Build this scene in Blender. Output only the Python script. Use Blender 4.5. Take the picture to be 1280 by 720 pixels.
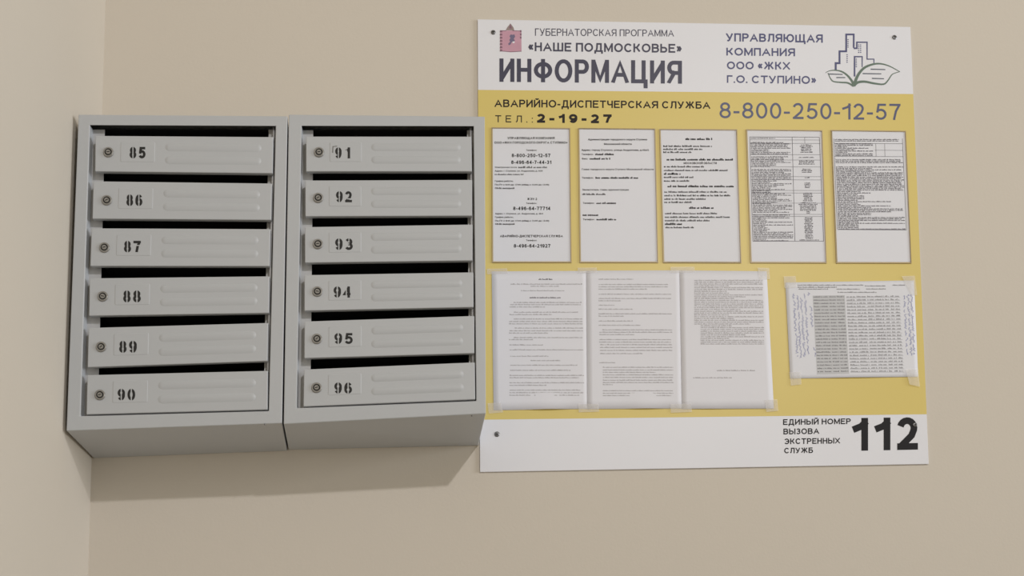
import bpy, bmesh, math, random
from mathutils import Matrix, Vector, Euler
from mathutils.geometry import tessellate_polygon

for o in list(bpy.data.objects):
    bpy.data.objects.remove(o)
S = bpy.context.scene
C = S.collection

# ------------------------------------------------------------------ camera
F, PPX, PPY = 1399.87571, 640.0, 764.10158
CP = Vector((-0.0492204, -2.42766703, -1.52353617))
RX, RY, RZ = 0.07452730, 0.01445790, -0.04481530
RM = (Matrix.Rotation(RZ, 3, 'Z') @ Matrix.Rotation(RY, 3, 'Y') @ Matrix.Rotation(RX, 3, 'X'))
cd = bpy.data.cameras.new('camera')
cam = bpy.data.objects.new('camera', cd)
C.objects.link(cam)
right, fwd, up = RM.col[0], RM.col[1], RM.col[2]
M3 = Matrix((right, up, -fwd)).transposed()
cam.matrix_world = Matrix.Translation(CP) @ M3.to_4x4()
cd.sensor_width = 36.0
cd.lens = F / 1280 * 36
cd.shift_y = (PPY - 360) / 1280
cd.clip_start = 0.01
S.camera = cam

# ------------------------------------------------------------------ light
S.view_settings.view_transform = 'Standard'
S.view_settings.look = 'None'
S.view_settings.gamma = 1.0
S.view_settings.use_curve_mapping = False
S.view_settings.exposure = 0.20
wd = bpy.data.worlds.new('world')
S.world = wd
wd.use_nodes = True
bg = wd.node_tree.nodes['Background']
bg.inputs[0].default_value = (1.0, 0.83, 0.51, 1)
bg.inputs[1].default_value = 0.24


def area(name, loc, target, size, power, color, shape='DISK'):
    l = bpy.data.lights.new(name, 'AREA')
    l.shape = shape
    l.size = size
    l.energy = power
    l.color = color
    o = bpy.data.objects.new(name, l)
    C.objects.link(o)
    o.location = loc
    o.rotation_euler = (Vector(target) - Vector(loc)).to_track_quat('-Z', 'Y').to_euler()
    return o


area('stairwell_lamp', (1.52, -4.4, 1.04), (0.0, 0, -0.5), 0.14, 60, (1.0, 0.97, 0.97))
area('right_fill_light', (9.0, -3.3, -0.3), (-0.85, -0.5, -0.6), 3.0, 350, (0.93, 0.96, 1.0), 'SQUARE')  # unseen soft fill added from the right to brighten the left wall


# ------------------------------------------------------------------ tools
def W(px, py, y):
    """point of the plane at depth y that is seen at photo pixel px, py (used to read real sizes off the photo)"""
    d = RM @ Vector(((px - PPX) / F, 1, (PPY - py) / F))
    return CP + d * ((y - CP.y) / d.y)


def mat(name, col, rough=0.5, noise=0.0, nscale=20.0, bump=0.0, bscale=300.0, metal=0.0, spec=0.5, big=0.0):
    m = bpy.data.materials.new(name)
    m.use_nodes = True
    nt = m.node_tree
    b = nt.nodes['Principled BSDF']
    b.inputs['Roughness'].default_value = rough
    b.inputs['Metallic'].default_value = metal
    b.inputs['Specular IOR Level'].default_value = spec
    tc = nt.nodes.new('ShaderNodeTexCoord')
    n = nt.nodes.new('ShaderNodeTexNoise')
    n.inputs['Scale'].default_value = nscale
    n.inputs['Detail'].default_value = 4
    nt.links.new(tc.outputs['Object'], n.inputs['Vector'])
    mx = nt.nodes.new('ShaderNodeMix')
    mx.data_type = 'RGBA'
    mx.inputs[6].default_value = (*[c * (1 - noise) for c in col], 1)
    mx.inputs[7].default_value = (*[min(1, c * (1 + noise)) for c in col], 1)
    nt.links.new(n.outputs['Fac'], mx.inputs[0])
    nt.links.new(mx.outputs[2], b.inputs['Base Color'])
    if bump:
        n2 = nt.nodes.new('ShaderNodeTexNoise')
        n2.inputs['Scale'].default_value = bscale
        n2.inputs['Detail'].default_value = 3
        nt.links.new(tc.outputs['Object'], n2.inputs['Vector'])
        bp = nt.nodes.new('ShaderNodeBump')
        bp.inputs['Strength'].default_value = bump
        bp.inputs['Distance'].default_value = 0.001
        nt.links.new(n2.outputs['Fac'], bp.inputs['Height'])
        nt.links.new(bp.outputs[0], b.inputs['Normal'])
    return m


def lin(r, g, b):
    f = lambda c: (c / 255 / 12.92) if c <= 10 else ((c / 255 + 0.055) / 1.055) ** 2.4
    return (f(r), f(g), f(b))


M_wall = mat('wall_paint', lin(211, 204, 193), 0.85, 0.02, 1.6, 0.25, 160, spec=0.2)
M_ceil = mat('whitewash', lin(225, 222, 215), 0.9, 0.02, 5)
M_floor = mat('floor_tile', lin(140, 132, 122), 0.5, 0.08, 9)
M_grey = mat('grey_powder_coat', lin(186, 190, 195), 0.42, 0.015, 12, 0.10, 900, spec=0.45)
M_inner = mat('grey_inner_paint', lin(190, 191, 193), 0.5, 0.02, 12)
M_dark = mat('interior_shade_black', lin(22, 22, 24), 0.8, 0.05, 20)  # shade inside the compartments put into the colour
M_lock = mat('lock_metal', lin(146, 144, 140), 0.42, 0.12, 300, metal=0.25)
M_hole = mat('keyhole_black', (0.01, 0.01, 0.01), 0.7)
M_steel = mat('screw_steel', lin(120, 120, 122), 0.35, 0.1, 200, metal=0.8)
M_paint = mat('stencil_black_paint', (0.012, 0.012, 0.013), 0.6)
M_smudge = mat('paint_smudge', lin(118, 118, 118), 0.6)
M_white = mat('board_white_film', lin(230, 232, 240), 0.42, 0.01, 8, spec=0.4)
M_yellow = mat('board_yellow_film', lin(220, 200, 118), 0.42, 0.012, 6, spec=0.4)
M_edge = mat('board_plastic_core', lin(215, 213, 210), 0.6)
M_rim = mat('pocket_rim', lin(178, 158, 120), 0.4)
M_paper = mat('paper', lin(228, 230, 238), 0.75, 0.01, 14, spec=0.2)
M_paper2 = mat('thin_office_paper', lin(229, 230, 238), 0.75, 0.012, 9, 0.5, 14, spec=0.2)
M_ink = mat('black_ink', lin(22, 21, 26), 0.6, spec=0.3)
M_inkb = mat('brown_black_ink', lin(40, 34, 34), 0.6, spec=0.3)
M_navy = mat('navy_ink', lin(74, 78, 122), 0.45)
M_navyd = mat('slate_navy_ink', lin(82, 86, 118), 0.45)
M_blue = mat('ballpoint_blue', lin(120, 126, 178), 0.6)
M_fine = mat('fine_print', lin(92, 90, 100), 0.6)
M_fine2 = mat('light_toner_print', lin(172, 170, 176), 0.6)
M_green = mat('logo_green', lin(96, 116, 104), 0.45)
M_pink = mat('emblem_crimson', lin(198, 152, 172), 0.45, 0.10, 60)
M_pinkd = mat('emblem_outline', lin(132, 98, 116), 0.45)
M_crown = mat('emblem_crown', lin(150, 134, 132), 0.45)
M_tgrey = mat('table_shading', lin(198, 200, 205), 0.6)


def clear(name, amt, rough, tint=(1, 1, 1)):
    m = bpy.data.materials.new(name)
    m.use_nodes = True
    nt = m.node_tree
    nt.nodes.clear()
    out = nt.nodes.new('ShaderNodeOutputMaterial')
    tr = nt.nodes.new('ShaderNodeBsdfTransparent')
    tr.inputs[0].default_value = (*tint, 1)
    gl = nt.nodes.new('ShaderNodeBsdfGlossy')
    gl.inputs['Roughness'].default_value = rough
    fr = nt.nodes.new('ShaderNodeFresnel')
    fr.inputs[0].default_value = amt
    geo = nt.nodes.new('ShaderNodeNewGeometry')
    inv = nt.nodes.new('ShaderNodeMath')
    inv.operation = 'SUBTRACT'
    inv.inputs[0].default_value = 1
    nt.links.new(geo.outputs['Backfacing'], inv.inputs[1])
    mul = nt.nodes.new('ShaderNodeMath')
    mul.operation = 'MULTIPLY'
    nt.links.new(fr.outputs[0], mul.inputs[0])
    nt.links.new(inv.outputs[0], mul.inputs[1])
    mx = nt.nodes.new('ShaderNodeMixShader')
    nt.links.new(mul.outputs[0], mx.inputs[0])
    nt.links.new(tr.outputs[0], mx.inputs[1])
    nt.links.new(gl.outputs[0], mx.inputs[2])
    nt.links.new(mx.outputs[0], out.inputs[0])
    return m


M_clear = clear('clear_acrylic', 1.13, 0.38, (1, 1, 1))


def tape_mat():
    m = clear('clear_tape', 1.15, 0.3, (1, 1, 1))
    nt = m.node_tree
    out = [n for n in nt.nodes if n.type == 'OUTPUT_MATERIAL'][0]
    mx0 = out.inputs[0].links[0].from_node
    df = nt.nodes.new('ShaderNodeBsdfDiffuse')
    df.inputs[0].default_value = (*lin(246, 244, 242), 1)
    mx = nt.nodes.new('ShaderNodeMixShader')
    mx.inputs[0].default_value = 0.22
    nt.links.new(mx0.outputs[0], mx.inputs[1])
    nt.links.new(df.outputs[0], mx.inputs[2])
    nt.links.new(mx.outputs[0], out.inputs[0])
    return m


M_tape = tape_mat()


def link(name, bm, mats, parent=None, smooth=False):
    me = bpy.data.meshes.new(name)
    bm.to_mesh(me)
    bm.free()
    if not isinstance(mats, (list, tuple)):
        mats = [mats]
    for m in mats:
        me.materials.append(m)
    if smooth:
        for p in me.polygons:
            p.use_smooth = True
    o = bpy.data.objects.new(name, me)
    C.objects.link(o)
    if parent:
        o.parent = parent
        o.matrix_parent_inverse = ROOTINV.get(parent.name, Matrix())
    return o


ROOTINV = {}


def empty(name, loc, label, cat, group=None):
    o = bpy.data.objects.new(name, None)
    o.empty_display_size = 0.05
    C.objects.link(o)
    o.location = loc
    o['label'] = label
    o['category'] = cat
    if group:
        o['group'] = group
    ROOTINV[o.name] = Matrix.Translation(loc).inverted()
    return o


def quad(bm, a, b, c, d, mi=0):
    f = bm.faces.new([bm.verts.new(p) for p in (a, b, c, d)])
    f.material_index = mi
    return f


def slab(bm, q, t, mi=0):
    """closed plate: front quad q (TL,TR,BR,BL) and thickness t towards the wall (+y)"""
    fr = [bm.verts.new(p) for p in q]
    bk = [bm.verts.new(Vector(p) + Vector((0, t, 0))) for p in q]
    fs = [bm.faces.new(fr[::-1]), bm.faces.new(bk)]
    for i in range(4):
        j = (i + 1) % 4
        fs.append(bm.faces.new((fr[i], fr[j], bk[j], bk[i])))
    for f in fs:
        f.material_index = mi
    return fr, bk


def bil(q, u, v):
    a = q[0].lerp(q[1], u)
    b = q[3].lerp(q[2], u)
    return a.lerp(b, v)


def bevel(o, w, seg=2):
    m = o.modifiers.new('bevel', 'BEVEL')
    m.width = w
    m.segments = seg
    m.limit_method = 'ANGLE'
    m.angle_limit = math.radians(40)
    return o


def pxq(pts, y):
    return [W(x, z, y) for x, z in pts]


# ------------------------------------------------------------------ the setting
def corner(z):
    t = (z - 0.0357) / (-1.2561 - 0.0357)
    return Vector((-0.8256 + t * (-0.8468 + 0.8256), 0, z))


FLOOR, TOP, GX = -3.05, 1.05, 0.064


def structure(name, verts, faces, m):
    bm = bmesh.new()
    vs = [bm.verts.new(v) for v in verts]
    for f in faces:
        bm.faces.new([vs[i] for i in f])
    o = link(name, bm, m)
    o['kind'] = 'structure'
    return o


def solid_wall(name, a, b, n, m):
    """a,b: bottom line ends, top line ends above them; n pushes the back of the wall outwards"""
    p = [a[0], b[0], b[1], a[1]]
    q = [v + n for v in p]
    structure(name, p + q, [(3, 2, 1, 0), (4, 5, 6, 7), (0, 1, 5, 4), (1, 2, 6, 5), (2, 3, 7, 6), (3, 0, 4, 7)], m)


cb, ct = corner(FLOOR), corner(TOP)
solid_wall('wall_back', (cb, ct), (Vector((3.2, 0, FLOOR)), Vector((3.2, 0, TOP))), Vector((0, 0.2, 0)), M_wall)
L = 3.6
solid_wall('wall_left', (cb + Vector((GX * L, -L, 0)), ct + Vector((GX * L, -L, 0))), (cb, ct), Vector((-0.2, 0, 0)), M_wall)
structure('floor', [(-1.1, -3.6, FLOOR), (3.2, -3.6, FLOOR), (3.2, 0.2, FLOOR), (-1.1, 0.2, FLOOR),
                    (-1.1, -3.6, FLOOR - .1), (3.2, -3.6, FLOOR - .1), (3.2, 0.2, FLOOR - .1), (-1.1, 0.2, FLOOR - .1)],
          [(0, 1, 2, 3), (7, 6, 5, 4), (0, 4, 5, 1), (1, 5, 6, 2), (2, 6, 7, 3), (3, 7, 4, 0)], M_floor)

# ------------------------------------------------------------------ lettering
_cap = {}


def sarea(p):
    return sum(p[i][0] * p[(i + 1) % len(p)][1] - p[(i + 1) % len(p)][0] * p[i][1] for i in range(len(p))) / 2


def inside(pt, poly_):
    x, y = pt
    r = False
    for i in range(len(poly_)):
        (x0, y0_), (x1, y1) = poly_[i], poly_[i - 1]
        if (y0_ > y) != (y1 > y) and x < (x1 - x0) * (y - y0_) / (y1 - y0_) + x0:
            r = not r
    return r


def text_mesh(s, spacing=1.0, res=3):
    """lettering as a flat mesh; every outline with its own holes is filled for itself, so overlapping strokes of a glyph stay whole"""
    c = bpy.data.curves.new('t', 'FONT')
    c.body = s
    c.size = 1.0
    c.space_character = spacing
    o = bpy.data.objects.new('t', c)
    C.objects.link(o)
    dg = bpy.context.evaluated_depsgraph_get()
    cu = o.evaluated_get(dg).to_curve(dg, apply_modifiers=False)
    loops = []
    for sp in cu.splines:
        bp_ = sp.bezier_points
        n = len(bp_)
        pts = []
        for i in range(n):
            p, q = bp_[i], bp_[(i + 1) % n]
            p0, h0, h1, p1 = p.co, p.handle_right, q.handle_left, q.co
            straight = (abs((h0 - p0).cross(p1 - p0).z) < 1e-5 and abs((h1 - p1).cross(p1 - p0).z) < 1e-5)
            k = 1 if straight else res
            for j in range(k):
                t = j / k
                v = p0 * (1 - t) ** 3 + h0 * 3 * t * (1 - t) ** 2 + h1 * 3 * t * t * (1 - t) + p1 * t ** 3
                if not pts or (abs(v.x - pts[-1][0]) + abs(v.y - pts[-1][1])) > 1e-6:
                    pts.append((v.x, v.y))
        if len(pts) > 2:
            loops.append(pts)
    o.to_curve_clear()
    bpy.data.objects.remove(o)
    bpy.data.curves.remove(c)
    isin = lambda h, p: p is not h and sarea(h) * sarea(p) < 0 and sum(inside(q, p) for q in h) > len(h) * 0.8
    holes = [h for h in loops if any(isin(h, p) for p in loops)]
    outer = [p for p in loops if p not in holes]
    me = bpy.data.meshes.new('t')
    vs, fs = [], []
    own = {i: [] for i in range(len(outer))}
    for h in holes:
        best = None
        for i, p in enumerate(outer):
            if sum(inside(q, p) for q in h) > len(h) * 0.5 and (best is None or abs(sarea(p)) < abs(sarea(outer[best]))):
                best = i
        if best is not None:
            own[best].append(h)
    for i, p in enumerate(outer):
        ls = [[Vector((x, y, 0)) for x, y in q] for q in [p] + own[i]]
        n0 = len(vs)
        for l in ls:
            vs += [v[:] for v in l]
        for t in tessellate_polygon(ls):
            fs.append([n0 + k for k in t])
    me.from_pydata(vs, [], fs)
    return me


def put_text(bm, s, x0, x1, b0, b1, t0, t1=None, y=-0.0042, offset=0.0, spacing=1.0, res=3, mi=0, post=None, depth=None):
    """lettering spanning x0..x1, baseline b0 (left) to b1 (right), capital tops t0/t1, on plane y"""
    if t1 is None:
        t1 = t0 + (b1 - b0)
    me = text_mesh(s, spacing, res)
    if not _cap:
        r = text_mesh('Н')
        ys = [v.co.y for v in r.vertices]
        _cap[0] = (min(ys), max(ys))
    lo, hi = _cap[0][0] - offset, _cap[0][1] + offset
    xs = [v.co.x for v in me.vertices]
    xa, xb = min(xs) - offset, max(xs) + offset
    tb = bmesh.new()
    tb.from_mesh(me)
    if offset:      # heavier weight: the glyph outline thickened by shifted layers of the same ink
        base = [v.co.copy() for v in tb.verts]
        n = 8 if res > 1 else 4
        for k in range(n):
            t = math.pi * (2 * k + 1) / n
            r8 = offset * (1.08 if n == 8 else 1.25)
            n0 = len(tb.verts)
            tb.from_mesh(me)
            tb.verts.ensure_lookup_table()
            for v in tb.verts[n0:]:
                v.co.x += r8 * math.cos(t)
                v.co.y = max(v.co.y + r8 * math.sin(t), -9)
                v.co.z = -(k + 1)
    bpy.data.meshes.remove(me)
    q = [W(x0, t0, y), W(x1, t1, y), W(x1, b1, y), W(x0, b0, y)]
    if post:
        post(tb, xa, xb, lo, hi)
    for v in tb.verts:
        u = (v.co.x - xa) / (xb - xa)
        w = 1 - (v.co.y - lo) / (hi - lo)
        v.co = bil(q, u, w) + Vector((0, -v.co.z * -2e-6, 0))
    tmp = bpy.data.meshes.new('t')
    for f in tb.faces:
        f.material_index = mi
    tb.to_mesh(tmp)
    tb.free()
    bm.from_mesh(tmp)
    bpy.data.meshes.remove(tmp)


def arc(cx, cy, rx, ry, a0, a1, n=10):
    return [(cx + rx * math.cos(math.radians(a0 + (a1 - a0) * i / n)), cy + ry * math.sin(math.radians(a0 + (a1 - a0) * i / n))) for i in range(n + 1)]


def mir(ls):
    return [(k, [(1 - x, z) for x, z in p]) for k, p in ls]


# block letters: width, then strokes; e = square ends run on by half a stroke, n = ends stay, c = closed ring
_stem = ('e', [(0, 0), (0, 1)])
_low = ('n', [(0, 0), (.6, 0)] + arc(.6, .29, .4, .29, -80, 80, 8) + [(.6, .58), (0, .58)])
_six = [('c', arc(.5, .31, .5, .31, 0, 360, 18)[:-1]), ('n', arc(.52, .5, .52, .5, 195, 38, 12))]
_three = [('n', arc(.48, .76, .44, .24, 155, -80, 10) + [(.33, .525)]), ('n', [(.33, .525)] + arc(.48, .27, .52, .27, 80, -155, 10))]
_I = [('e', [(0, 0), (0, 1)]), ('n', [(0, .04), (1, .96)]), ('e', [(1, 0), (1, 1)])]
_quote = [('n', [(.42, .78), (0, .44), (.42, .10)]), ('n', [(1, .78), (.58, .44), (1, .10)])]
G = {
    'А': (.96, [('e', [(0, 0), (.5, 1), (1, 0)]), ('n', [(.2, .33), (.8, .33)])]),
    'Б': (.80, [_stem, _low, ('n', [(0, 1), (1, 1)])]),
    'В': (.82, [_stem, ('n', [(0, 1), (.55, 1)] + arc(.57, .765, .36, .235, 80, -80, 8) + [(.55, .53), (0, .53)]),
                ('n', [(0, .53), (.6, .53)] + arc(.6, .265, .40, .265, 80, -80, 8) + [(.6, 0), (0, 0)])]),
    'Г': (.66, [('e', [(0, 0), (0, 1), (1, 1)])]),
    'Д': (.95, [('e', [(0, -.36), (0, 0), (1, 0), (1, -.36)]), ('e', [(.17, 0), (.26, .45), (.29, 1), (.84, 1), (.84, 0)])]),
    'Е': (.76, [('e', [(1, 1), (0, 1), (0, 0), (1, 0)]), ('n', [(0, .53), (.98, .53)])]),
    'Ж': (1.22, [('e', [(.5, 0), (.5, 1)]), ('n', [(.02, 1), (.12, .98), (.32, .56), (.5, .53)]), ('n', [(0, 0), (.34, .54)]),
                 ('n', [(.98, 1), (.88, .98), (.68, .56), (.5, .53)]), ('n', [(1, 0), (.66, .54)])]),
    'З': (.72, _three), '3': (.66, _three),
    'И': (.82, _I), 'Й': (.82, _I + [('n', arc(.5, 1.34, .24, .16, 180, 360, 6))]),
    'К': (.80, [('e', [(0, 0), (0, 1)]), ('n', [(1, 1), (.86, .97), (.5, .58), (.0, .53)]), ('n', [(.42, .56), (1, 0)])]),
    'Л': (.84, [('n', [(-.05, .0), (.14, .06), (.24, .4), (.26, 1), (.62, 1)]), ('e', [(.26, 1), (1, 1), (1, 0)])]),
    'М': (.98, [('e', [(0, 0), (0, 1)]), ('n', [(0.02, 1), (.5, .06), (.98, 1)]), ('e', [(1, 0), (1, 1)])]),
    'Н': (.80, [('e', [(0, 0), (0, 1)]), ('n', [(0, .53), (1, .53)]), ('e', [(1, 0), (1, 1)])]),
    'О': (.98, [('c', arc(.5, .5, .5, .5, 0, 360, 22)[:-1])]), '0': (.68, [('c', arc(.5, .5, .5, .5, 0, 360, 22)[:-1])]),
    'П': (.80, [('e', [(0, 0), (0, 1), (1, 1), (1, 0)])]),
    'Р': (.78, [_stem, ('n', [(0, 1), (.6, 1)] + arc(.6, .73, .4, .27, 80, -80, 8) + [(.6, .46), (0, .46)])]),
    'С': (.90, [('n', arc(.52, .5, .52, .5, 38, 322, 16))]),
    'Т': (.82, [('e', [(0, 1), (1, 1)]), ('e', [(.5, 0), (.5, 1)])]),
    'У': (.84, [('e', [(0, 1), (.5, .32)]), ('n', [(1, 1.08), (.58, .3), (.44, .06), (.3, 0), (.08, .02)])]),
    'Ф': (1.02, [('e', [(.5, 0), (.5, 1)]), ('c', arc(.5, .52, .5, .33, 0, 360, 20)[:-1])]),
    'Х': (.86, [('e', [(0, 0), (1, 1)]), ('e', [(0, 1), (1, 0)])]),
    'Ц': (.92, [('e', [(0, 1), (0, 0), (.86, 0)]), ('e', [(.84, 1), (.84, 0)]), ('e', [(.84, 0), (1, 0), (1, -.36)])]),
    'Ч': (.74, [('e', [(0, 1), (0, .65), (.1, .48), (.4, .42), (1, .48)]), ('e', [(1, 0), (1, 1)])]),
    'Ш': (1.14, [('e', [(0, 1), (0, 0), (1, 0), (1, 1)]), ('n', [(.5, 0), (.5, 1.1)])]),
    'Щ': (1.22, [('e', [(0, 1), (0, 0), (1, 0), (1, -.36)]), ('n', [(.45, 0), (.45, 1.1)]), ('e', [(.9, 0), (.9, 1)])]),
    'Ы': (1.08, [_stem, ('n', [(x * .66, z) for x, z in _low[1]]), ('e', [(1, 0), (1, 1)])]),
    'Ь': (.78, [_stem, _low]),
    'Э': (.90, [('n', arc(.48, .5, .52, .5, 142, -142, 16)), ('n', [(.36, .5), (1, .5)])]),
    'Ю': (1.26, [('e', [(0, 0), (0, 1)]), ('n', [(0, .5), (.36, .5)]), ('c', arc(.66, .5, .34, .5, 0, 360, 20)[:-1])]),
    'Я': (.82, [('e', [(1, 0), (1, 1)]), ('n', [(1, 1), (.4, 1)] + arc(.4, .73, .4, .27, 100, 260, 8) + [(.4, .46), (1, .46)]), ('e', [(.46, .46), (.02, 0)])]),
    '«': (.58, _quote), '»': (.58, mir(_quote)),
    '.': (.0, [('e', [(0, 0), (0, .004)])]), ':': (.0, [('e', [(0, 0), (0, .004)]), ('e', [(0, .64), (0, .644)])]),
    '-': (.40, [('e', [(0, .37), (1, .37)])]),
    '1': (.50, [('e', [(1, 0), (1, 1)]), ('n', [(1.2, 1.0), (.6, .80), (-.25, .68)])]),
    '2': (.68, [('n', arc(.48, .71, .46, .29, 165, -15, 10) + [(.78, .42), (.1, .03)]), ('e', [(0.04, 0), (.98, 0)])]),
    '4': (.70, [('e', [(.76, 0), (.76, 1)]), ('n', [(.74, 1), (0, .27), (1.1, .27)])]),
    '5': (.68, [('e', [(.92, 1), (.22, 1), (.1, .52)]), ('n', arc(.47, .32, .52, .32, 138, -155, 12))]),
    '6': (.68, _six), '9': (.68, [(k, [(1 - x, 1 - z) for x, z in p]) for k, p in _six]),
    '7': (.68, [('e', [(0, 1), (1, 1)]), ('n', [(1, 1), (.62, .55), (.42, .0), (.42, -.1)])]),
    '8': (.68, [('c', arc(.5, .765, .42, .235, 0, 360, 18)[:-1]), ('c', arc(.5, .27, .5, .27, 0, 360, 18)[:-1])]),
}


def ribbon(bm, pts, t, kind, seq):
    """constant-width stroke with mitred corners, kept inside the letter's height"""
    p = [Vector((x, z)) for x, z in pts]
    closed = kind == 'c'
    n = len(p)
    if kind == 'e' and min(v[1] for v in pts) > -.12:
        d = (p[0] - p[1]).normalized() * t / 2
        p[0] = p[0] + d
        d = (p[-1] - p[-2]).normalized() * t / 2
        p[-1] = p[-1] + d
    a, b = [], []
    for i in range(n):
        pr = p[i - 1] if (i > 0 or closed) else None
        nx = p[(i + 1) % n] if (i < n - 1 or closed) else None
        d1 = (p[i] - pr).normalized() if pr is not None else None
        d2 = (nx - p[i]).normalized() if nx is not None else None
        d1 = d1 or d2
        d2 = d2 or d1
        m = Vector((-d1.y - d2.y, d1.x + d2.x))
        m = m.normalized() if m.length > 1e-6 else Vector((-d1.y, d1.x))
        k = 1 / max(0.5, m.dot(Vector((-d1.y, d1.x))))
        for lst, s_ in ((a, 1), (b, -1)):
            q = p[i] + m * (s_ * t / 2 * k)
            z = min(q.y, 1.0) if max(v[1] for v in pts) <= 1.1 else q.y
            if min(v[1] for v in pts) >= -.12:
                z = max(z, 0.0)
            lst.append(bm.verts.new((q.x, z, -seq)))
    for i in range(n if closed else n - 1):
        j = (i + 1) % n
        bm.faces.new((a[i], b[i], b[j], a[j]))


def block_text(s, width, t, gap, space=.36):
    """bmesh of a line of block letters, cap height 1, total width given; t = stroke"""
    nat = sum((G[c][0] + (gap if G[c][0] or c in '.:' else gap)) if c != ' ' else space for c in s) - gap
    # strokes add t to every letter's box; only the centre-line widths are scaled
    fixed = t * sum(1 for c in s if c != ' ')
    k = (width - fixed) / max(1e-6, nat - .2 * sum(1 for c in s if c != ' '))
    bm = bmesh.new()
    x = 0
    seq = 0
    for c in s:
        if c == ' ':
            x += space * k
            continue
        w, strokes = G[c]
        w = max(0, w - .2) * k if w else 0
        for kind, pts in strokes:
            cl = [(x + t / 2 + px * w, t / 2 + pz * (1 - t)) for px, pz in pts]
            ribbon(bm, cl, t, kind, seq % 3)
            seq += 1
        x += w + t + (gap) * k
    return bm, x - gap * k


def put_block(bm, s, x0, x1, b0, b1, t0, t1=None, y=-0.0042, t=.16, gap=.14, space=.36, mi=0, post=None):
    """block lettering from x0 to x1 px on the board, baseline b0..b1, tops t0..t1, laid on plane y"""
    if t1 is None:
        t1 = t0 + (b1 - b0)
    q = [W(x0, t0, y), W(x1, t1, y), W(x1, b1, y), W(x0, b0, y)]
    width = (q[1] - q[0]).length / (q[3] - q[0]).length
    tb, wid = block_text(s, width, t, gap, space)
    if post:
        post(tb, 0, wid, 0, 1)
    for v in tb.verts:
        seq = v.co.z
        v.co = bil(q, v.co.x / wid, 1 - v.co.y) + Vector((0, seq * 4e-6, 0))
    tmp = bpy.data.meshes.new('t')
    for f in tb.faces:
        f.material_index = mi
        f.normal_update()
        if f.normal.y > 0:
            f.normal_flip()
    tb.to_mesh(tmp)
    tb.free()
    bm.from_mesh(tmp)
    bpy.data.meshes.remove(tmp)


def put_marks(bm, x0, x1, yc, h, rng, y, mi=0, y1=None, dens=0.62, dense=False):
    """a line of print too small to read: letter-sized marks, word by word, yc is the middle of the line"""
    if y1 is None:
        y1 = yc
    x = x0
    cw = h * 0.62
    while x < x1 - cw * 0.5:
        n = rng.randint(2, 9)
        for k in range(n):
            if x > x1 - cw * 0.5:
                break
            t = (x - x0) / max(1e-6, x1 - x0)
            c = yc + (y1 - yc) * t
            hh = h * rng.choice((0.6, 0.7, 0.75, 1.0))
            a = x
            b = x + cw * (1.0 if dense else dens + rng.random() * 0.2)
            bo = c + h * 0.5
            quad(bm, W(a, bo - hh, y), W(a, bo, y), W(b, bo, y), W(b, bo - hh, y), mi)
            x += cw
        x += cw * 0.8


def stroke(bm, pts, w0, w1, y, mi=0):
    """flat drawn line through pixel points with a width running from w0 to w1 px"""
    n = len(pts)
    Lp, Rp = [], []
    for i, (x, z) in enumerate(pts):
        a = pts[max(0, i - 1)]
        b = pts[min(n - 1, i + 1)]
        if 0 < i < n - 1:
            d1 = Vector((x - a[0], z - a[1])).normalized()
            d2 = Vector((b[0] - x, b[1] - z)).normalized()
            nn = (Vector((-d1.y, d1.x)) + Vector((-d2.y, d2.x)))
            if nn.length < 1e-6:
                nn = Vector((-d1.y, d1.x))
            nn.normalize()
            k = 1 / max(0.5, nn.dot(Vector((-d1.y, d1.x))))
        else:
            d = Vector((b[0] - a[0], b[1] - a[1])).normalized()
            nn = Vector((-d.y, d.x))
            k = 1
        w = (w0 + (w1 - w0) * i / (n - 1)) / 2 * k
        Lp.append(bm.verts.new(W(x + nn.x * w, z + nn.y * w, y)))
        Rp.append(bm.verts.new(W(x - nn.x * w, z - nn.y * w, y)))
    for i in range(n - 1):
        f = bm.faces.new((Lp[i], Lp[i + 1], Rp[i + 1], Rp[i]))
        f.material_index = mi


def smoothline(pts, k=4):
    out = []
    n = len(pts)
    for i in range(n - 1):
        p0, p1, p2, p3 = pts[max(0, i - 1)], pts[i], pts[i + 1], pts[min(n - 1, i + 2)]
        for j in range(k):
            t = j / k
            out.append(tuple(0.5 * ((2 * p1[a]) + (-p0[a] + p2[a]) * t + (2 * p0[a] - 5 * p1[a] + 4 * p2[a] - p3[a]) * t * t
                                    + (-p0[a] + 3 * p1[a] - 3 * p2[a] + p3[a]) * t ** 3) for a in (0, 1)))
    out.append(pts[-1])
    return out


# ------------------------------------------------------------------ mailboxes
D = 0.22
RECESS = 0.021


def emboss(q, prof, M2, outline):
    """raised shape on the quad q: outline(inset) -> list of (metres right, metres down); prof = [(inset, height)...]"""
    bm = bmesh.new()
    rings = []
    for ins, h in prof:
        rings.append([bm.verts.new(M2(a, b) + Vector((0, -h, 0))) for a, b in outline(ins)])
    n = len(rings[0])
    for r0, r1 in zip(rings, rings[1:]):
        for i in range(n):
            j = (i + 1) % n
            bm.faces.new((r0[j], r0[i], r1[i], r1[j]))
    bm.faces.new(rings[-1][::-1])
    bmesh.ops.recalc_face_normals(bm, faces=bm.faces)
    return bm


def stadium(x0, x1, z0, z1, seg=6):
    def f(ins):
        a, b, c, d = x0 + ins, x1 - ins, z0 + ins, z1 - ins
        r = (d - c) / 2
        pts = []
        for i in range(seg + 1):
            t = -math.pi / 2 + math.pi * i / seg
            pts.append((b - r + r * math.cos(t), c + r + r * math.sin(t)))
        for i in range(seg + 1):
            t = math.pi / 2 + math.pi * i / seg
            pts.append((a + r + r * math.cos(t), c + r + r * math.sin(t)))
        return pts
    return f


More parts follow.
